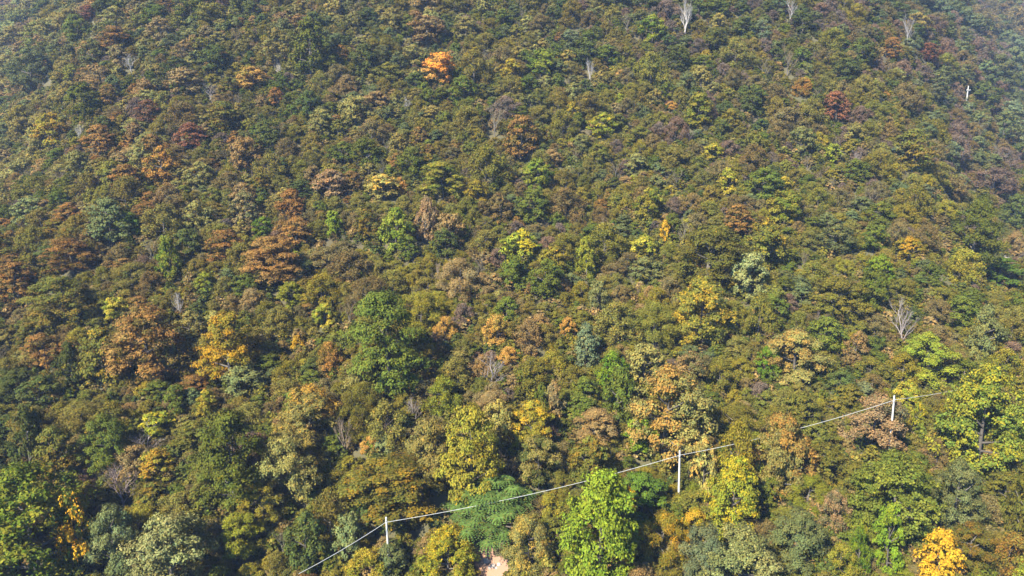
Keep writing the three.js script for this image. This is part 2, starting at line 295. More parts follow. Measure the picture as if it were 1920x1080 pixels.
// ---------------------------------------------------------------- trees that stand out: x, y of the crown's middle, width, height (1920 x 1080), form, colour, tone
const r_ = 'round', t_ = 'tiered', b_ = 'bushy', a_ = 'tall', c_ = 'cone', m_ = 'mound', f_ = 'fern', d_ = 'dense', w_ = 'twig';
const SPOTS = [
  // foot of the slope
  [76, 978, 228, 190, d_, 'ygreen', 'greened', 'broad yellow green tree growing next to the orange yellow one'], [155, 985, 82, 140, a_, 'mgreen', 'golden', 'orange yellow tree with green lower boughs at the foot of the slope'], [218, 1005, 90, 120, r_, 'ggreen', 'pale'], [327, 1035, 175, 150, r_, 'psage', 'pale', 'pale sage tree dotted with orange leaves'],
  [257, 862, 84, 55, b_, 'tan', 'plain'], [200, 825, 92, 95, r_, 'green', 'plain'], [60, 820, 72, 120, a_, 'dgreen', 'plain'], [443, 855, 145, 180, t_, 'green', 'plain', 'large dark green tree with heavy drooping tiers'],
  [547, 873, 124, 120, r_, 'otan', 'plain'], [583, 768, 124, 95, r_, 'otan', 'yellowed'], [296, 792, 70, 42, r_, 'ygreen', 'yellowed'], [390, 755, 44, 52, r_, 'yellow', 'greened'], [120, 850, 76, 110, t_, 'dolive', 'rusted'],
  [495, 938, 92, 76, r_, 'ogold', 'plain'], [455, 1002, 92, 84, r_, 'ygreen', 'plain'], [573, 1012, 84, 105, r_, 'dgreen', 'plain'], [335, 750, 50, 62, r_, 'green', 'plain'], [302, 872, 74, 60, r_, 'ogold', 'rusted'], [400, 1010, 60, 70, b_, 'brown', 'plain'],
  [887, 850, 124, 190, t_, 'ogold', 'plain'], [813, 845, 114, 125, r_, 'otan', 'plain'], [745, 925, 190, 150, t_, 'dolive', 'yellowed', 'wide dark olive tree behind the lowest pole', 0.18], [930, 790, 72, 84, r_, 'pyellow', 'plain'], [993, 792, 92, 84, r_, 'ogold', 'yellowed'],
  [1113, 797, 94, 64, r_, 'tan', 'plain'], [1243, 765, 156, 156, r_, 'otan', 'rusted', 'wide tree of mixed orange tan and green leaves above the vine bank'], [1198, 815, 74, 64, r_, 'lime', 'plain'], [925, 964, 184, 144, f_, 'teal', 'plain', 'blue green fern-leaved tree standing under the cable', 0.22],
  [685, 950, 62, 62, f_, 'teal', 'plain', 'small blue green fern-leaved tree behind the lowest pole'], [1120, 985, 168, 205, d_, 'lime', 'pale', 'bright green rounded tree whose top crosses the cable'], [1203, 932, 118, 92, m_, 'vine', 'plain', 'deep green bank of vines beside the middle pole'], [1236, 1003, 94, 84, b_, 'ogold', 'yellowed'],
  [840, 1040, 108, 94, d_, 'ygreen', 'yellowed', 'yellow green dome next to the bare soil'], [990, 1022, 92, 112, b_, 'otan', 'yellowed', 'thin tan bush with yellow leaves by the bare soil'], [655, 1000, 64, 84, r_, 'sage', 'plain'], [695, 1058, 84, 62, b_, 'yellow', 'greened'], [738, 1042, 64, 62, r_, 'ggreen', 'plain'], [620, 965, 70, 90, b_, 'obrown', 'plain'],
  [683, 765, 94, 94, b_, 'olive', 'plain'], [730, 795, 84, 84, b_, 'obrown', 'plain'], [830, 742, 74, 70, b_, 'ygreen', 'plain'], [1017, 752, 34, 66, a_, 'green', 'plain'], [1040, 748, 42, 74, a_, 'tan', 'plain'], [693, 835, 40, 34, b_, 'orange', 'plain'], [724, 834, 46, 42, r_, 'psage', 'plain'],
  [1155, 735, 70, 95, a_, 'green', 'plain'], [1010, 862, 94, 94, r_, 'otan', 'greened'], [1100, 860, 84, 90, r_, 'dolive', 'rusted'], [1180, 935, 36, 56, b_, 'gold', 'plain'],
  [1367, 930, 116, 145, d_, 'ygreen', 'yellowed', 'tall yellow tree downhill of the middle pole'], [1377, 835, 84, 94, b_, 'ogold', 'plain', null, 1.15], [1318, 846, 54, 50, r_, 'pyellow', 'rusted', null, 1.7], [1455, 812, 100, 84, r_, 'otan', 'rusted', null, 1.4], [1487, 855, 84, 94, r_, 'otan', 'rusted'],
  [1630, 800, 134, 125, a_, 'pink', 'greened', 'pinkish tan tree around the highest pole', 0.36], [1673, 920, 156, 148, d_, 'mgreen', 'pale', 'large mid green tree downhill of the highest pole'], [1830, 780, 156, 172, d_, 'mgreen', 'yellowed', 'large green tree under the upper end of the cable'], [1785, 925, 92, 124, r_, 'ggreen', 'pale'],
  [1660, 1005, 66, 126, a_, 'lime', 'plain', 'slender lime green tree with an upswept tip'], [1607, 1032, 46, 84, a_, 'lime', 'greened'], [1495, 1005, 104, 104, r_, 'ggreen', 'plain'], [1385, 1042, 154, 112, r_, 'sage', 'pale', 'broad sage grey crown at the foot of the slope'], [1312, 1035, 94, 112, r_, 'bsage', 'plain'],
  [1755, 1048, 84, 106, d_, 'gold', 'plain', 'golden yellow tree, brightest at the foot of the slope'], [1905, 925, 60, 165, t_, 'dolive', 'plain'], [1300, 985, 54, 64, b_, 'gold', 'greened'], [1695, 738, 52, 54, r_, 'yellow', 'greened'], [1716, 778, 34, 54, a_, 'ygreen', 'yellowed'], [1755, 848, 44, 54, b_, 'brown', 'plain'],
  [1512, 925, 94, 64, b_, 'ygreen', 'plain'], [1845, 962, 66, 64, b_, 'brown', 'plain'], [1815, 1025, 90, 80, r_, 'dolive', 'rusted'], [1440, 920, 54, 54, r_, 'mgreen', 'plain'], [1560, 960, 60, 80, b_, 'pink', 'greened'], [1880, 1040, 80, 90, b_, 'obrown', 'rusted'], [1570, 1050, 60, 60, b_, 'ogold', 'greened'],
  // middle of the slope
  [733, 633, 150, 186, t_, 'green', 'plain', 'big tiered green tree, tallest on the middle slope'], [797, 410, 52, 84, a_, 'pink', 'plain'], [843, 427, 64, 60, r_, 'tan', 'plain'], [837, 452, 54, 50, r_, 'dgreen', 'plain'], [743, 427, 64, 80, r_, 'ygreen', 'greened'], [767, 462, 42, 44, r_, 'green', 'plain'],
  [693, 420, 54, 60, t_, 'dolive', 'rusted'], [940, 387, 54, 52, r_, 'brown', 'plain'], [1000, 382, 74, 60, r_, 'green', 'plain'], [980, 460, 76, 64, r_, 'ygreen', 'yellowed'], [963, 505, 54, 60, r_, 'green', 'plain'], [1020, 520, 74, 72, r_, 'green', 'plain'], [1100, 478, 46, 76, r_, 'ygreen', 'pale'],
  [1207, 460, 54, 42, r_, 'yellow', 'greened'], [1245, 433, 24, 42, a_, 'gold', 'plain'], [1213, 382, 64, 60, r_, 'ogold', 'greened'], [950, 577, 48, 44, r_, 'mgreen', 'plain'], [870, 590, 44, 44, b_, 'purple', 'plain', 'dark purplish bush above the orange one'], [933, 617, 64, 58, b_, 'orange', 'greened', 'bright orange bush on the middle slope'],
  [953, 665, 44, 32, b_, 'orange', 'plain'], [1063, 610, 32, 32, b_, 'orange', 'plain', 'small orange bush uphill of a grey green tree'], [1100, 645, 54, 78, d_, 'bsage', 'plain', 'dense grey green tree shaped like an egg'], [993, 628, 64, 60, b_, 'tan', 'plain'], [833, 615, 42, 44, b_, 'orange', 'greened'], [1157, 602, 84, 72, b_, 'obrown', 'plain'], [1227, 607, 94, 84, b_, 'olive', 'plain'],
  [1120, 553, 42, 60, r_, 'psage', 'plain'], [1150, 698, 64, 80, r_, 'lime', 'greened'], [1207, 682, 84, 78, r_, 'otan', 'plain'], [1207, 503, 64, 42, r_, 'sage', 'plain'], [622, 672, 54, 64, b_, 'orange', 'greened'], [210, 410, 84, 80, t_, 'ggreen', 'plain'], [243, 420, 50, 50, r_, 'ygreen', 'greened'], [463, 387, 60, 60, r_, 'tan', 'greened'],
  [547, 380, 54, 54, t_, 'rust', 'plain'], [556, 433, 64, 54, t_, 'rust', 'plain'], [520, 482, 114, 84, t_, 'rust', 'plain', 'broad rust brown oak crown on the middle slope'], [325, 480, 52, 80, a_, 'ygreen', 'greened'], [140, 475, 94, 64, t_, 'rust', 'greened'], [37, 527, 86, 76, t_, 'rust', 'greened'], [127, 560, 114, 94, t_, 'dolive', 'rusted'],
  [282, 635, 136, 138, t_, 'rust', 'greened', 'large rust topped oak with dark green lower boughs'], [220, 577, 52, 44, r_, 'yellow', 'greened'], [197, 662, 84, 100, t_, 'dolive', 'yellowed'], [140, 682, 54, 84, a_, 'dgreen', 'plain'], [90, 655, 74, 64, t_, 'rust', 'greened'], [323, 667, 44, 64, a_, 'ggreen', 'plain'], [433, 645, 112, 122, t_, 'ogold', 'yellowed', 'tiered golden orange oak on the middle slope'],
  [463, 707, 84, 54, r_, 'sage', 'plain'], [560, 643, 28, 30, b_, 'gold', 'plain', 'small golden bush among dull brown shrubs'], [403, 597, 34, 30, r_, 'pyellow', 'plain'], [437, 600, 40, 30, r_, 'yellow', 'greened'], [547, 548, 54, 42, r_, 'ygreen', 'plain'], [387, 530, 42, 42, r_, 'ygreen', 'plain'], [610, 587, 44, 42, r_, 'yellow', 'greened'], [493, 423, 42, 34, r_, 'lime', 'greened'],
  [627, 418, 36, 50, r_, 'lime', 'pale'], [1820, 425, 112, 118, c_, 'green', 'plain', 'dense conical dark green tree beside the gully rocks'], [1470, 383, 74, 62, r_, 'ogold', 'greened'], [1383, 410, 64, 56, t_, 'rust', 'greened'], [1323, 473, 134, 110, t_, 'dolive', 'plain'], [1427, 457, 84, 94, r_, 'dolive', 'yellowed'], [1403, 510, 74, 84, r_, 'sage', 'pale'],
  [1310, 577, 114, 122, d_, 'olive', 'yellowed', 'round olive green tree with tight clumps of leaves'], [1420, 593, 68, 84, b_, 'olive', 'plain'], [1650, 503, 50, 54, r_, 'lime', 'plain', 'vivid lime crown behind a dark green tree'], [1633, 540, 64, 74, r_, 'green', 'plain'], [1740, 667, 94, 84, r_, 'ygreen', 'plain'], [1835, 622, 64, 104, a_, 'sage', 'plain'], [1433, 677, 48, 54, r_, 'lime', 'greened'],
  [1487, 660, 114, 94, r_, 'otan', 'rusted'], [1600, 650, 44, 60, r_, 'tan', 'plain'], [1543, 622, 74, 60, r_, 'mgreen', 'plain'], [1560, 555, 110, 74, r_, 'olive', 'plain'], [1637, 443, 54, 50, r_, 'green', 'plain'], [1560, 447, 74, 52, r_, 'ggreen', 'plain'], [1680, 443, 54, 50, b_, 'brown', 'plain'], [1703, 465, 54, 44, r_, 'ogold', 'yellowed'], [1797, 497, 74, 62, b_, 'ogold', 'plain'],
  [1868, 512, 94, 60, m_, 'vine', 'plain', 'deep green bank of vines below the conical tree'], [1898, 392, 50, 60, r_, 'dgreen', 'plain'], [1860, 338, 84, 50, b_, 'purple', 'plain'], [1785, 352, 70, 46, b_, 'brown', 'plain'], [1905, 455, 40, 44, b_, 'tan', 'plain'], [1770, 395, 50, 40, b_, 'ogold', 'plain'], [1690, 690, 60, 60, b_, 'ogold', 'plain'], [1290, 690, 70, 64, r_, 'tan', 'greened'], [1350, 700, 60, 60, b_, 'olive', 'plain'], [1880, 690, 70, 70, b_, 'ogold', 'greened'], [1000, 700, 70, 60, b_, 'olive', 'plain'], [860, 700, 70, 60, b_, 'obrown', 'plain'],
  // upper slope
  [163, 187, 68, 68, r_, 'green', 'plain'], [277, 207, 44, 44, t_, 'red', 'greened'], [357, 252, 58, 48, t_, 'red', 'plain'], [187, 258, 58, 52, t_, 'rust', 'plain'], [303, 307, 68, 66, r_, 'orange', 'greened', 'orange tan tree on the upper slope beside dull shrubs'], [477, 143, 62, 42, r_, 'orange', 'greened'], [353, 150, 74, 48, r_, 'tan', 'plain'], [407, 107, 60, 54, r_, 'dgreen', 'plain'], [327, 124, 54, 36, r_, 'dgreen', 'plain'],
  [583, 82, 84, 100, r_, 'green', 'plain'], [520, 82, 56, 60, r_, 'otan', 'plain'], [825, 124, 70, 58, r_, 'orange', 'yellowed', 'vivid orange tree alone high on the slope'], [1127, 232, 58, 42, r_, 'ygreen', 'yellowed', 'yellow tree standing out among grey brown shrubs'], [977, 252, 70, 80, t_, 'rust', 'greened', 'rust brown tree over a dark base, high on the slope'], [1013, 115, 54, 50, r_, 'ygreen', 'greened'], [1223, 52, 54, 52, r_, 'ygreen', 'greened'],
  [720, 347, 70, 42, r_, 'pyellow', 'yellowed'], [752, 347, 28, 30, b_, 'orange', 'plain'], [832, 332, 92, 64, t_, 'ogold', 'greened'], [800, 52, 84, 50, r_, 'tan', 'plain'], [1010, 322, 64, 52, r_, 'ygreen', 'greened'], [1260, 198, 26, 18, b_, 'orange', 'plain'], [1567, 197, 54, 58, t_, 'red', 'plain', 'dark red tree among dull shrubs on the upper slope'], [1500, 162, 44, 34, b_, 'orange', 'greened'],
  [1410, 186, 54, 54, r_, 'dgreen', 'plain'], [1307, 202, 54, 64, t_, 'ogold', 'greened'], [1670, 88, 38, 40, t_, 'rust', 'plain'], [1740, 97, 44, 34, t_, 'red', 'plain'], [1845, 175, 64, 50, r_, 'dgreen', 'plain'], [1713, 276, 74, 74, t_, 'dolive', 'rusted'], [1337, 282, 42, 32, r_, 'yellow', 'greened'], [1363, 337, 38, 46, r_, 'yellow', 'greened'], [1468, 345, 34, 32, r_, 'yellow', 'greened'],
  [1560, 284, 38, 32, r_, 'ygreen', 'plain'], [1600, 318, 54, 42, r_, 'green', 'plain'], [620, 340, 70, 50, r_, 'pink', 'plain'], [640, 285, 54, 40, r_, 'green', 'plain'], [420, 215, 70, 54, t_, 'dolive', 'rusted'], [520, 180, 34, 34, r_, 'rust', 'plain'], [100, 240, 70, 64, r_, 'ogold', 'rusted'], [60, 130, 90, 80, r_, 'ggreen', 'plain'], [150, 50, 54, 50, r_, 'mgreen', 'plain'], [172, 22, 40, 26, t_, 'red', 'plain'], [1658, 176, 16, 16, b_, 'orange', 'plain'], [1505, 40, 50, 40, r_, 'dgreen', 'plain'],
];
const BARE = [   // leafless trees: x, y, width, height, colour, openness, label
  [235, 905, 80, 95, 'plum', 0.75, 'bare greyish purple tree uphill of the pale sage tree'], [277, 823, 84, 70, 'grey', 0.8, 'bare grey tree behind tan bush, fan of fine twigs'], [650, 815, 44, 80, 'tan', 0.5, 'slim bare tree beside olive brown shrubs'], [960, 872, 54, 64, 'tan', 0.7, 'half bare tan tree between two olive crowns'], [923, 690, 70, 72, 'grey', 0.8, 'bare grey tree below the bright orange bush'],
  [1690, 602, 56, 104, 'grey', 0.5, 'tall bare pinkish grey tree above the yellow green crown'], [1283, 30, 40, 72, 'white', 0.32, 'pale plume shaped bare tree at the top of the slope'], [1703, 56, 34, 66, 'white', 0.45, 'forked white dead tree on the hazy upper slope'], [250, 120, 50, 42, 'white', 0.7, 'white dead tree with spread limbs in the hazy gully'], [525, 128, 30, 34, 'white', 0.6, 'thin pale dead tree beside the upper orange crown'],
  [147, 248, 34, 40, 'white', 0.6, 'dead pale tree near the rust brown crown in the upper slope'], [337, 573, 28, 54, 'white', 0.4, 'standing dead stem beside the rust topped oak'], [765, 195, 20, 36, 'white', 0.5, 'little white dead tree below the vivid orange tree'], [823, 512, 18, 50, 'tan', 0.35, 'broken pale snag among grey brown shrubs'], [1545, 610, 44, 60, 'plum', 0.5, 'bare purplish tree beside the mid green crown'],
  [1105, 130, 20, 48, 'white', 0.35, 'thin white stem standing above the upper shrubs'], [395, 170, 50, 34, 'grey', 0.8, 'low bare tree with spreading grey limbs on the upper slope'], [1605, 300, 20, 36, 'grey', 0.5, 'small grey bare tree below the dark red tree'], [1565, 520, 34, 26, 'white', 0.9, 'white dead branches above the olive crown'],
  [780, 770, 40, 60, 'grey', 0.6, 'bare grey tree next to yellow green shrubs'], [1480, 20, 34, 46, 'white', 0.45, 'slender bare white tree beside a dark green crest crown'], [1290, 255, 34, 30, 'plum', 0.8, 'bare plum grey bush below an orange tip'],
];

const placed = [];                                                                          // { x, z, r, h, form, colour, tone, label, box: {x, y, w, h, depth} }
const cell = new Map(), cellKey = (x, z) => Math.floor(x / 8) + ',' + Math.floor(z / 8);
function remember(t) { placed.push(t); const k = cellKey(t.x, t.z); if (!cell.has(k)) cell.set(k, []); cell.get(k).push(t); }
function near(x, z, reach, test) {
  const n = Math.ceil(reach / 8), cx = Math.floor(x / 8), cz = Math.floor(z / 8);
  for (let i = -n; i <= n; i++) for (let j = -n; j <= n; j++) for (const t of cell.get((cx + i) + ',' + (cz + j)) ?? []) if (test(t)) return true;
  return false;
}
function standAt(px, py, w, h, foot) {                                                        // where a tree stands whose crown fills that box, and how large it is
  const base = ground(px, Math.min(py + h * foot, 1180)), q = project(base), r = w / 2 * q.depth / FOCAL;
  const want = py - h / 2;
  let lo = 1, hi = 45;
  for (let i = 0; i < 30; i++) { const m = (lo + hi) / 2; if (project(new THREE.Vector3(base.x, base.y + m, base.z)).y > want) lo = m; else hi = m; }
  return { x: base.x, y: base.y, z: base.z, r, h: clamp(lo, 1.1 * r, 6 * r), box: { x: px, y: py, w, h, depth: q.depth } };
}
SPOTS.forEach(([px, py, w, h, form, colour, tone, label, at], i) => {
  const foot = at ?? (form === 'mound' ? 0.42 : form === 'bushy' ? 0.52 : 0.6);
  remember({ ...standAt(px, py, w, h, foot), form, colour, tone, label, spot: true, seed: i });
});
BARE.forEach(([px, py, w, h, colour, open, label], i) => remember({ ...standAt(px, py, w, h, 0.5), bare: colour, open, label, spot: true, seed: i }));

// ---------------------------------------------------------------- poles and the cable
const poleMat = new THREE.MeshStandardMaterial({ name: 'pale_concrete', color: new THREE.Color().setRGB(0.36, 0.35, 0.33), roughness: 0.85 });
const cableMat = new THREE.MeshStandardMaterial({ name: 'cable_sheath', color: new THREE.Color().setRGB(0.33, 0.33, 0.32), roughness: 0.6 });
const steelMat = new THREE.MeshStandardMaterial({ name: 'galvanised_steel', color: new THREE.Color().setRGB(0.45, 0.45, 0.45), roughness: 0.5, metalness: 0.7 });
function pole(px, top, foot, label, lean) {
  const base = ground(px, foot);
  let lo = 1, hi = 30;
  for (let i = 0; i < 30; i++) { const m = (lo + hi) / 2; if (project(tmp.set(base.x, base.y + m, base.z)).y > top) lo = m; else hi = m; }
  const h = lo, o = new THREE.Group(); o.name = numbered('utility_pole');
  o.position.copy(base); o.rotation.z = lean;
  const add = (n, g, m, y, x = 0, z = 0) => { const me = new THREE.Mesh(g, m); me.name = n; me.position.set(x, y, z); o.add(me); return me; };
  add('shaft', new THREE.CylinderGeometry(0.11, 0.16, h + 0.6, 14), poleMat, h / 2 - 0.3);
  add('cap', new THREE.CylinderGeometry(0.05, 0.118, 0.06, 14), steelMat, h + 0.03);
  add('band', new THREE.CylinderGeometry(0.125, 0.125, 0.07, 14), steelMat, h - 0.42);
  add('bracket', new THREE.BoxGeometry(0.07, 0.09, 0.24), steelMat, h - 0.42, 0, 0.22);
  add('clamp', new THREE.CylinderGeometry(0.05, 0.05, 0.16, 10), steelMat, h - 0.42, 0, 0.36).rotation.z = Math.PI / 2;
  scene.add(shade(tag(o, label, 'pole', 'poles carrying the cable')));
  o.updateMatrixWorld(true);
  return o.localToWorld(new THREE.Vector3(0, h - 0.42, 0.36));
}
const clear = [];                                                                           // what shows along its whole length in the photograph
const A = pole(732, 970, 1095, 'pale utility pole beside the wide dark olive tree', 0.02);
const B = pole(1272, 845, 955, 'pale utility pole rising beside the bank of vines', 0.03);
const C = pole(1665, 742, 872, 'pale utility pole rising out of the pinkish tan tree', 0.03);
{
  const far = standAt(1812, 174, 12, 26, 0.62);
  clear.push({ box: { x: 1812, y: 172, w: 10, h: 26, depth: far.box.depth } });
  for (const [x, y, w, h] of [[1876, 450, 16, 18], [1784, 408, 16, 14], [1886, 488, 16, 8]]) clear.push({ box: { x, y, w, h, depth: project(ground(x, y)).depth } });
}
for (const [x, y, h, e] of [[732, 992, 44, A], [1273, 878, 62, B], [1666, 780, 74, C]]) clear.push({ box: { x, y, w: 10, h, depth: project(e).depth } });
{
  const cable = new THREE.Group(); cable.name = 'overhead_cable';
  const at = (px, py, depth) => { const q = ray(px, py); return EYE.clone().addScaledVector(q, depth / -(q.z * cp - q.y * sp)); };
  const dA = project(A).depth, dC = project(C).depth;
  const ends = [at(560, 1076, dA - 6), A, B, C, at(1960, 686, dC + 18)];
  for (let i = 0; i < ends.length - 1; i++) {
    const p = ends[i], q = ends[i + 1], sag = p.distanceTo(q) * 0.018, pts = [];
    for (let k = 0; k <= 24; k++) { const t = k / 24; pts.push(p.clone().lerp(q, t).add(new THREE.Vector3(0, -4 * sag * t * (1 - t), 0))); }
    const span = new THREE.Mesh(new THREE.TubeGeometry(new THREE.CatmullRomCurve3(pts), 48, 0.029, 7), cableMat); span.name = 'span';
    cable.add(span);
    pts.forEach((w) => { const u = project(w); if (u.x < 1315 || u.x > 1490) clear.push({ box: { x: u.x, y: u.y, w: 8, h: 8, depth: u.depth } }); });
  }
  scene.add(shade(tag(cable, 'thick pale overhead cable sagging from pole to pole', 'cable')));
}
// ---------------------------------------------------------------- the rest of the wood: what grows where
const MIXES = [   // middle of the zone (1920 x 1080), reach in metres, mix of [weight, form, colour, tone]
  [[120, 420], 38, [[1.3, w_, 'twig', 'plain'], [3, b_, 'obrown', 'plain'], [3, b_, 'brown', 'plain'], [4, t_, 'rust', 'greened'], [2, t_, 'dolive', 'rusted'], [2, b_, 'purple', 'plain'], [1, b_, 'olive', 'plain']]],
  [[100, 120], 70, [[4, r_, 'otan', 'plain'], [2, r_, 'ggreen', 'plain'], [3, r_, 'tan', 'plain'], [1, r_, 'dgreen', 'plain'], [1, r_, 'olive', 'plain'], [1, r_, 'sage', 'plain']]],
  [[480, 110], 50, [[3, r_, 'otan', 'plain'], [2, r_, 'green', 'plain'], [2, r_, 'olive', 'plain'], [2, r_, 'tan', 'plain'], [1, r_, 'dgreen', 'plain'], [1, b_, 'obrown', 'plain']]],
  [[420, 330], 34, [[1.3, w_, 'twig', 'plain'], [4, b_, 'obrown', 'plain'], [3, b_, 'olive', 'plain'], [2, r_, 'otan', 'plain'], [2, t_, 'rust', 'greened'], [1, b_, 'brown', 'plain'], [1, r_, 'green', 'plain']]],
  [[900, 200], 45, [[1.3, w_, 'twig', 'plain'], [4, b_, 'olive', 'plain'], [4, b_, 'obrown', 'plain'], [2, b_, 'brown', 'plain'], [2, r_, 'green', 'plain'], [1, r_, 'ggreen', 'plain'], [1, r_, 'ogold', 'plain'], [1, b_, 'purple', 'plain']]],
  [[900, 30], 50, [[3, r_, 'green', 'plain'], [3, r_, 'ggreen', 'plain'], [2, b_, 'obrown', 'plain'], [2, r_, 'otan', 'plain'], [1, r_, 'dgreen', 'plain']]],
  [[1500, 110], 55, [[1.3, w_, 'twig', 'plain'], [3, b_, 'brown', 'plain'], [3, b_, 'purple', 'plain'], [3, b_, 'olive', 'plain'], [2, r_, 'dgreen', 'plain'], [2, b_, 'obrown', 'plain'], [1, r_, 'ggreen', 'plain']]],
  [[1800, 120], 70, [[3, r_, 'ggreen', 'plain'], [2, b_, 'purple', 'plain'], [2, b_, 'brown', 'plain'], [2, r_, 'dgreen', 'plain'], [1, r_, 'bsage', 'plain']]],
  [[1560, 330], 34, [[1.3, w_, 'twig', 'plain'], [4, b_, 'brown', 'plain'], [4, b_, 'obrown', 'plain'], [2, b_, 'olive', 'plain'], [1, r_, 'green', 'plain'], [1, r_, 'ogold', 'plain'], [1, b_, 'purple', 'plain'], [1, r_, 'dgreen', 'plain']]],
  [[860, 380], 30, [[4, b_, 'obrown', 'plain'], [3, b_, 'olive', 'plain'], [1, r_, 'ygreen', 'plain'], [1, b_, 'brown', 'plain'], [1, r_, 'green', 'plain'], [1, r_, 'dolive', 'plain']]],
  [[880, 560], 26, [[1.3, w_, 'twig', 'plain'], [4, b_, 'obrown', 'plain'], [3, b_, 'brown', 'plain'], [2, b_, 'tan', 'plain'], [2, b_, 'olive', 'plain'], [1, b_, 'purple', 'plain'], [1, b_, 'ogold', 'plain']]],
  [[560, 620], 22, [[1.3, w_, 'twig', 'plain'], [4, b_, 'obrown', 'plain'], [3, b_, 'brown', 'plain'], [2, b_, 'ogold', 'plain'], [1, b_, 'olive', 'plain'], [1, b_, 'tan', 'plain']]],
  [[1500, 520], 28, [[4, b_, 'olive', 'plain'], [3, r_, 'olive', 'plain'], [2, b_, 'obrown', 'plain'], [2, r_, 'green', 'plain'], [1, b_, 'brown', 'plain'], [1, r_, 'ggreen', 'plain']]],
  [[1780, 570], 24, [[4, b_, 'ogold', 'plain'], [3, b_, 'obrown', 'plain'], [2, b_, 'olive', 'plain'], [1, r_, 'green', 'plain'], [1, b_, 'brown', 'plain']]],
  [[80, 700], 20, [[3, t_, 'dolive', 'rusted'], [3, b_, 'obrown', 'plain'], [2, b_, 'brown', 'plain'], [2, r_, 'dgreen', 'plain'], [1, b_, 'purple', 'plain']]],
  [[400, 920], 16, [[3, r_, 'dolive', 'plain'], [2, b_, 'obrown', 'plain'], [2, b_, 'brown', 'plain'], [2, r_, 'green', 'plain'], [1, b_, 'ogold', 'plain']]],
  [[900, 800], 18, [[3, b_, 'ogold', 'plain'], [3, b_, 'olive', 'plain'], [2, b_, 'obrown', 'plain'], [1, r_, 'green', 'plain'], [1, b_, 'tan', 'plain']]],
  [[1400, 820], 18, [[3, b_, 'ogold', 'plain'], [3, r_, 'dolive', 'plain'], [2, b_, 'olive', 'plain'], [2, r_, 'green', 'plain'], [1, b_, 'tan', 'plain']]],
  [[1600, 1000], 16, [[3, b_, 'ygreen', 'plain'], [3, b_, 'ogold', 'plain'], [2, b_, 'olive', 'plain'], [2, r_, 'green', 'plain'], [1, b_, 'brown', 'plain']]],
  [[1850, 900], 16, [[3, r_, 'dolive', 'plain'], [2, b_, 'obrown', 'plain'], [2, r_, 'green', 'plain'], [1, b_, 'ogold', 'plain']]],
].map(([[px, py], reach, mix]) => ({ at: ground(px, py), reach, mix, sum: mix.reduce((s, m) => s + m[0], 0) }));
function pick(x, z, r) {
  const w = MIXES.map((m) => Math.exp(-((m.at.x - x) ** 2 + (m.at.z - z) ** 2) / (2 * m.reach * m.reach)) + 1e-9);
  let u = r() * w.reduce((a, b) => a + b, 0), i = 0;
  while (i < w.length - 1 && (u -= w[i]) > 0) i++;
  const n = 3.2 * (noise(x, z, 24, 7) + 1) + 0.42 * r();                                     // like grows beside like
  let v = (n - Math.floor(n)) * MIXES[i].sum, k = 0;
  while (k < MIXES[i].mix.length - 1 && (v -= MIXES[i].mix[k][0]) > 0) k++;
  return MIXES[i].mix[k];
}
const soil = ground(915, 1066);
{
  const r = rng(77), shown = [{ box: { x: 915, y: 1058, w: 56, h: 44, depth: project(soil).depth } }, ...placed.filter((t) => t.spot).map((t) => t.bare ? { box: { ...t.box, y: t.box.y - t.box.h * 0.2, h: t.box.h * 0.6, w: t.box.w * 0.7 } } : t), ...clear];
  for (const [gap, lo, hi, tries] of [[0.84, 3.0, 4.8, 5200], [0.64, 1.9, 3.1, 32000], [0.52, 1.0, 2.0, 100000]]) {
    for (let k = 0; k < tries; k++) {
      const d = 36 + 680 * Math.pow(r(), 1.45), x = (r() * 2 - 1) * (0.86 * d + 22), z = -d, y = height(x, z);
      const far = smooth(200, 380, d), rad = lerp(lo, hi, r()) * (1 + 0.9 * far + 0.6 * smooth(380, 520, d));
      const q = project(tmp.set(x, y + rad * 1.2, z)), px = rad * FOCAL / q.depth;
      if (q.depth < 20 || q.x < -360 || q.x > 2130 || q.y < -160 || q.y > 1480) continue;
      if (Math.hypot(x - soil.x, z - soil.z) < 2.6 + rad * 0.7) continue;
      if (near(x, z, 14, (t) => Math.hypot(t.x - x, t.z - z) < gap * (t.r + rad) * (t.spot ? 0.95 : 0.85))) continue;
      const [, form, colour, tone] = pick(x, z, r), tall = (form === b_ ? 1.55 : 1.7) * (0.75 + 0.55 * r()), h = rad * tall;
      // nothing in front of a tree that stands clear in the photograph
      const p = project(tmp.set(x, y + h * 0.72, z));
      let hides = false;
      for (const t of shown) {
        if ( t.box.depth < p.depth + 0.5) continue;
        const dx = (p.x - t.box.x) / (t.box.w / 2 + px * 0.62), dy = (p.y - t.box.y) / (t.box.h / 2 + px * 0.62);
        if (dx * dx + dy * dy < 1 && p.y - px < t.box.y + t.box.h * 0.42) { hides = true; break; }
      }
      for (const e of [A, B, C]) {                                                            // the poles stand in the sun
        const cx = x - e.x, cy = y + h * 0.6 - (e.y - 2), cz = z - e.z, along = cx * SUN.x + cy * SUN.y + cz * SUN.z;
        if (along > 0 && along < 40 && cx * cx + cy * cy + cz * cz - along * along < (rad + 0.6) ** 2) hides = true;
      }
      if (hides) continue;
      remember({ x, y, z, r: rad, h, form, colour, tone, seed: placed.length, box: { x: p.x, y: p.y, w: px * 2, h: px * 2, depth: p.depth } });
    }
  }
}

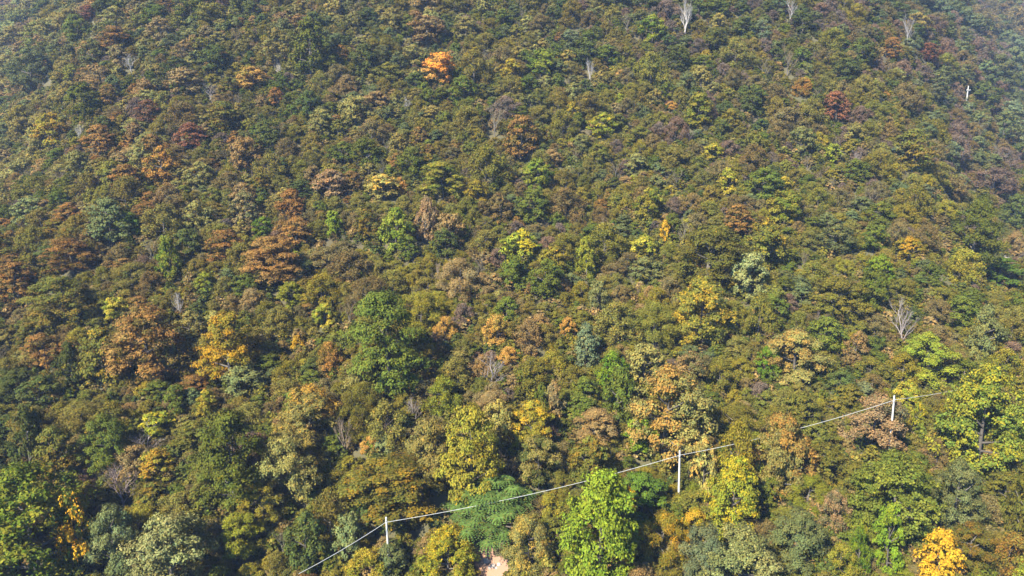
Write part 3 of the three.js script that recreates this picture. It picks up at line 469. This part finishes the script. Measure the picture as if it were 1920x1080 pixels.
// ---------------------------------------------------------------- build: the 300 trees and 300 shrubs that show largest stand one by one, the rest is one wood
const inFrame = (t) => t.box.x > -t.box.w * 0.4 && t.box.x < 1920 + t.box.w * 0.4 && t.box.y > -t.box.h * 0.4 && t.box.y < 1080 + t.box.h * 0.45;
const isShrub = (t) => t.form === b_ || t.form === m_;
const rank = (t) => (t.spot ? 1e6 : 0) + (inFrame(t) ? t.box.w : -1e6);
const single = new Set();
for (const shrub of [false, true]) placed.filter((t) => !t.bare && t.form !== w_ && isShrub(t) === shrub && inFrame(t)).sort((a, b) => rank(b) - rank(a)).slice(0, 295).forEach((t) => single.add(t));

// landmarks by which the labels tell the trees apart
const LANDMARKS = [
  [1120, 985, 'the bright green tree at the cable'], [925, 964, 'the fern-leaved blue green tree'], [155, 985, 'the orange yellow tree'], [1755, 1048, 'the golden tree'], [733, 633, 'the big tiered green tree'], [282, 635, 'the rust topped oak'],
  [433, 645, 'the tiered golden orange oak'], [933, 617, 'the bright orange bush'], [1820, 425, 'the conical dark tree'], [1310, 577, 'the round olive tree'], [520, 482, 'the broad rust oak'], [1650, 503, 'the vivid lime crown'], [825, 124, 'the vivid orange tree'], [977, 252, 'the rust tree with dark base'],
  [1567, 197, 'the dark red tree'], [1127, 232, 'the lone yellow tree'], [303, 307, 'the orange tan tree'], [443, 855, 'the drooping dark green tree'], [327, 1035, 'the pale sage tree'], [1673, 920, 'the large mid green tree'], [1630, 800, 'the pinkish tan tree'], [1243, 765, 'the orange and green tree'], [1100, 645, 'the egg shaped grey green tree'],
].map(([px, py, text]) => ({ text, t: placed.find((t) => t.spot && t.box.x === px && t.box.y === py) }));
const toneOf = (t) => { const q = rng(t.seed * 53 + 11); q(); return Math.floor(q() * 3); };          // which of three tints its leaves have
const FORMWORD = { round: 'rounded', tiered: 'tiered', bushy: 'feathery', tall: 'tall', cone: 'conical', mound: 'low', fern: 'fern-leaved', dense: 'dense' };
function labelOf(t) {
  if (t.label) return t.label;
  let best = null, bd = 1e9;
  for (const l of LANDMARKS) { const d = Math.hypot(l.t.x - t.x, l.t.z - t.z); if (d < bd) { bd = d; best = l; } }
  const dz = best.t.z - t.z, dx = t.x - best.t.x, steep = Math.abs(dz) > Math.abs(dx) * 0.8;
  const how = bd < 9 ? (steep ? (dz > 0 ? 'right above' : 'right below') : 'right beside') : bd < 22 ? (steep ? (dz > 0 ? 'uphill of' : 'downhill of') : 'across from') : bd < 45 ? (steep ? (dz > 0 ? 'well uphill of' : 'well downhill of') : 'well across from') : (dz > 0 ? 'far uphill of' : 'far across from');
  const size = t.r < 2.1 ? 'small' : t.r > 4.2 ? 'large' : t.r > 3.1 ? 'mid-sized' : 'smallish';
  const extra = { rusted: ' rust flecked', yellowed: ' yellow flecked', golden: ' gold flecked', greened: ' part green', pale: ' pale tipped', plain: '' }[t.tone];
  return `${size} ${COLOURS[t.colour][1]}${extra} ${FORMWORD[t.form]} ${isShrub(t) ? 'shrub' : 'tree'} ${how} ${best.text}`;
}
const labels = new Map(), madeLabel = new Map();
for (const t of single) { const l = labelOf(t); madeLabel.set(t, l); labels.set(l, [...(labels.get(l) ?? []), t]); }
for (const pass of [0, 1]) {                                                                      // look-alikes: say how they differ
  for (const [l, list] of [...labels]) if (list.length > 1) {
    labels.delete(l);
    for (const t of list) {
      const k = t.h / t.r, w = pass ? (toneOf(t) === 1 ? 'darker ' : toneOf(t) === 2 ? 'paler ' : '') : k > 2.25 ? 'upright ' : k < 1.75 ? 'squat ' : '';
      const n = (w + l).split(' ').length > 16 ? l : w + l;
      madeLabel.set(t, n); labels.set(n, [...(labels.get(n) ?? []), t]);
    }
  }
}
const lodOf = (t) => { const s = t.r * FOCAL / t.box.depth; return s > 44 ? 0 : s > 19 ? 1 : 2; };
const forest = new Map();                                                                        // key -> instances of the wood that is one object
for (const t of placed) {
  if (t.bare) {
    const fine = t.box.w > 34, key = 'bare' + t.seed, g = bareTree(t.seed + 1, t.open, fine ? 5 : 3);
    const o = new THREE.Group(); o.name = numbered('bare_tree');
    const trunk = new THREE.Mesh(g.trunk, bareMats[t.bare]); trunk.name = 'trunk';
    const twigs = new THREE.Mesh(g.crown, bareMats[t.bare]); twigs.name = 'branches';
    o.add(trunk, twigs); o.position.set(t.x, t.y, t.z);
    g.crown.computeBoundingBox(); const bb = g.crown.boundingBox, reach = Math.max(bb.max.x, -bb.min.x, 0.2);
    o.scale.set(clamp(t.r / reach, t.h / bb.max.y * 0.4, t.h / bb.max.y * 1.6), t.h / bb.max.y, clamp(t.r / reach, t.h / bb.max.y * 0.4, t.h / bb.max.y * 1.6));
    scene.add(shade(tag(o, t.label, 'bare tree', 'leafless trees on the hillside')));
    continue;
  }
  const lod = lodOf(t), big = t.spot && lod === 0, rr = rng(t.seed * 53 + 11), turn = rr() * 6.283, v = Math.floor(rr() * 3);
  const variant = big ? t.seed % 4 : t.seed % (lod === 2 ? 5 : 4), g = shape(t.form, lod, variant, t.tone);
  if (single.has(t)) {
    const o = new THREE.Group(), shrub = isShrub(t);
    o.name = numbered(shrub ? 'shrub' : 'broadleaf_tree');
    const trunk = new THREE.Mesh(g.trunk, bark[v]); trunk.name = shrub ? 'stem' : 'trunk';
    const leaves = new THREE.Mesh(g.crown, leafMat(t.colour, v)); leaves.name = shrub ? 'foliage' : 'crown';
    o.add(trunk, leaves);
    o.position.set(t.x, t.y, t.z); o.scale.set(t.r, t.h / 2, t.r); o.rotation.y = turn;
    scene.add(shade(tag(o, madeLabel.get(t), shrub ? 'shrub' : 'tree', shrub ? 'shrubs covering the hillside' : 'broadleaf trees covering the hillside')));
  } else {
    const key = [t.form, lod, variant, t.tone].join();
    if (!forest.has(key)) forest.set(key, []);
    const c = COLOURS[t.colour][0], k = 0.82 + 0.4 * rr(), w = (rr() - 0.5) * 0.24;
    forest.get(key).push({ t, turn, g, colour: new THREE.Color().setRGB(c[0] * k * (1 + w), c[1] * k, c[2] * k * (1 - w)) });
  }
}
const wood = new THREE.Group(); wood.name = 'forest';
tag(wood, 'mixed autumn wood of small crowns filling the rest of the hillside', 'forest', null, 'stuff');
scene.add(wood);
const anyLeaf = new THREE.MeshPhysicalMaterial({ name: 'forest_leaves', vertexColors: true, roughness: 0.9, transmission: 0.2, specularIntensity: 0.12, side: THREE.DoubleSide });
const M4 = new THREE.Matrix4(), Q4 = new THREE.Quaternion(), Y = new THREE.Vector3(0, 1, 0), S3 = new THREE.Vector3(), P3 = new THREE.Vector3();
function many(name, geometry, material, list, parent) {
  const im = new THREE.InstancedMesh(geometry, material, list.length); im.name = name;
  list.forEach(({ t, turn, colour }, i) => {
    im.setMatrixAt(i, M4.compose(P3.set(t.x, t.y, t.z), Q4.setFromAxisAngle(Y, turn), S3.set(t.r, t.h / 2, t.r)));
    if (colour) im.setColorAt(i, colour);
  });
  im.userData.kind = 'stuff'; im.castShadow = im.receiveShadow = true;
  parent.add(im);
}
for (const [, list] of forest) {
  many(numbered('crowns'), list[0].g.crown, anyLeaf, list, wood);
  many(numbered('trunks'), list[0].g.trunk, bark[list[0].t.form === w_ ? 1 : 0], list.map((e) => ({ ...e, colour: null })), wood);
}
// undergrowth on the forest floor
{
  const r = rng(991), list = [[], [], []], mix = ['olive', 'obrown', 'dolive', 'green', 'brown', 'dgreen', 'tan'];
  for (let k = 0; k < 34000; k++) {
    const d = 34 + 460 * Math.pow(r(), 1.3), x = (r() * 2 - 1) * (0.84 * d + 18), z = -d, y = height(x, z), q = project(tmp.set(x, y, z));
    if (q.x < -200 || q.x > 2050 || q.y < -80 || q.y > 1350 || Math.hypot(x - soil.x, z - soil.z) < 2.4) continue;
    const rad = 0.6 + 0.9 * r(), c = COLOURS[mix[Math.floor(r() * mix.length)]][0], b = 0.7 + 0.5 * r();
    list[k % 3].push({ t: { x, y: y - 0.1, z, r: rad, h: rad * (1.2 + r()) }, turn: r() * 6.28, colour: new THREE.Color().setRGB(c[0] * b, c[1] * b, c[2] * b) });
  }
  const brush = new THREE.Group(); brush.name = 'undergrowth';
  scene.add(tag(brush, 'low brown and green undergrowth between the trees', 'undergrowth', null, 'stuff'));
  list.forEach((l, i) => { const g = crown('mound', 300 + i, 420, 0.26, TONES.plain); many(numbered('brushwood'), g.crown, anyLeaf, l, brush); });
}

// far post with a crossarm at the edge of the upper gully
{
  const { x, y, z, h } = standAt(1812, 174, 12, 26, 0.62), o = new THREE.Group(); o.name = 'crossarm_post'; o.position.set(x, y, z);
  const shaft = new THREE.Mesh(new THREE.CylinderGeometry(0.16, 0.21, h + 1, 12), poleMat); shaft.name = 'shaft'; shaft.position.y = h / 2 - 0.5;
  const arm = new THREE.Mesh(new THREE.BoxGeometry(1.3, 0.18, 0.16), poleMat); arm.name = 'crossarm'; arm.position.set(0, h * 0.72, 0.26);
  o.add(shaft, arm);
  for (const s of [-0.52, 0.52]) { const i = new THREE.Mesh(new THREE.CylinderGeometry(0.07, 0.09, 0.24, 10), poleMat); i.name = 'insulator'; i.position.set(s, h * 0.72 + 0.21, 0.26); o.add(i); }
  scene.add(shade(tag(o, 'white post with a crossarm by the upper gully', 'post')));
}
// bare soil and pale stones at the foot of the slope, rocks in the gully
{
  const r = rng(5), soilMat = new THREE.MeshStandardMaterial({ name: 'bare_soil', color: new THREE.Color().setRGB(0.25, 0.145, 0.095), roughness: 1 });
  const pos = [], idx = [], n = 26, m = 8;
  pos.push(soil.x, height(soil.x, soil.z) + 0.14, soil.z);
  for (let j = 1; j <= m; j++) for (let i = 0; i < n; i++) { const a = i / n * 6.283, q = j / m * (2.4 + 0.7 * Math.sin(a * 3 + 1) + 0.4 * Math.sin(a * 7)), x = soil.x + Math.cos(a) * q * 1.25, z = soil.z + Math.sin(a) * q; pos.push(x, height(x, z) + (j === m ? -0.1 : 0.12 + 0.06 * noise(x, z, 0.5)), z); }
  for (let i = 0; i < n; i++) { idx.push(0, 1 + (i + 1) % n, 1 + i); for (let j = 0; j < m - 1; j++) { const a = 1 + j * n + i, b = 1 + j * n + (i + 1) % n; idx.push(a, b, a + n, b, b + n, a + n); } }
  const g = new THREE.BufferGeometry(); g.setAttribute('position', new THREE.Float32BufferAttribute(pos, 3)); g.setIndex(idx); g.computeVertexNormals();
  const patch = new THREE.Mesh(g, soilMat); patch.name = 'bare_ground'; patch.receiveShadow = true;
  scene.add(tag(patch, 'patch of reddish bare soil beside the yellow green dome', 'soil', null, 'structure'));
  const rockMats = [[0.30, 0.25, 0.22], [0.26, 0.20, 0.17], [0.34, 0.30, 0.27]].map((c) => new THREE.MeshStandardMaterial({ name: 'pale_stone', color: new THREE.Color().setRGB(...c), roughness: 0.95 }));
  const rockGeo = [0, 1, 2].map((s) => {
    const q = new THREE.IcosahedronGeometry(1, 2), p = q.attributes.position;
    for (let i = 0; i < p.count; i++) { tmp.fromBufferAttribute(p, i); const k = 1 + 0.45 * perlin.noise(tmp.x * 1.6 + s * 9, tmp.y * 1.6, tmp.z * 1.6) + 0.15 * perlin.noise(tmp.x * 5, tmp.y * 5 + s, tmp.z * 5); p.setXYZ(i, tmp.x * k, tmp.y * k * 0.7, tmp.z * k); }
    q.computeVertexNormals(); return q;
  });
  const rock = (x, z, s, label, group) => { const o = new THREE.Mesh(rockGeo[Math.floor(r() * 3)], rockMats[Math.floor(r() * 3)]); o.name = numbered('rock'); o.position.set(x, height(x, z) + s * 0.25, z); o.scale.setScalar(s); o.rotation.y = r() * 6.28; scene.add(shade(tag(o, label, 'rock', group))); };
  for (const [px, py, s] of [[912, 1056, 0.45], [925, 1060, 0.38], [902, 1060, 0.3], [936, 1056, 0.28], [918, 1062, 0.25], [930, 1066, 0.2]]) { const p = ground(px, py); rock(p.x, p.z, s, 'pale stone lying on the reddish bare soil', 'stones on the bare soil'); }
  for (const [px, py, s] of [[1780, 406, 0.9], [1786, 412, 0.6], [1874, 452, 1.0], [1880, 446, 0.6], [1868, 458, 0.7], [1884, 486, 0.9], [1892, 490, 0.5], [1832, 480, 0.7]]) { const p = ground(px, py); rock(p.x, p.z, s, 'pale boulder in the gully around the conical tree', 'boulders in the gully'); }
}
renderer.render(scene, camera);
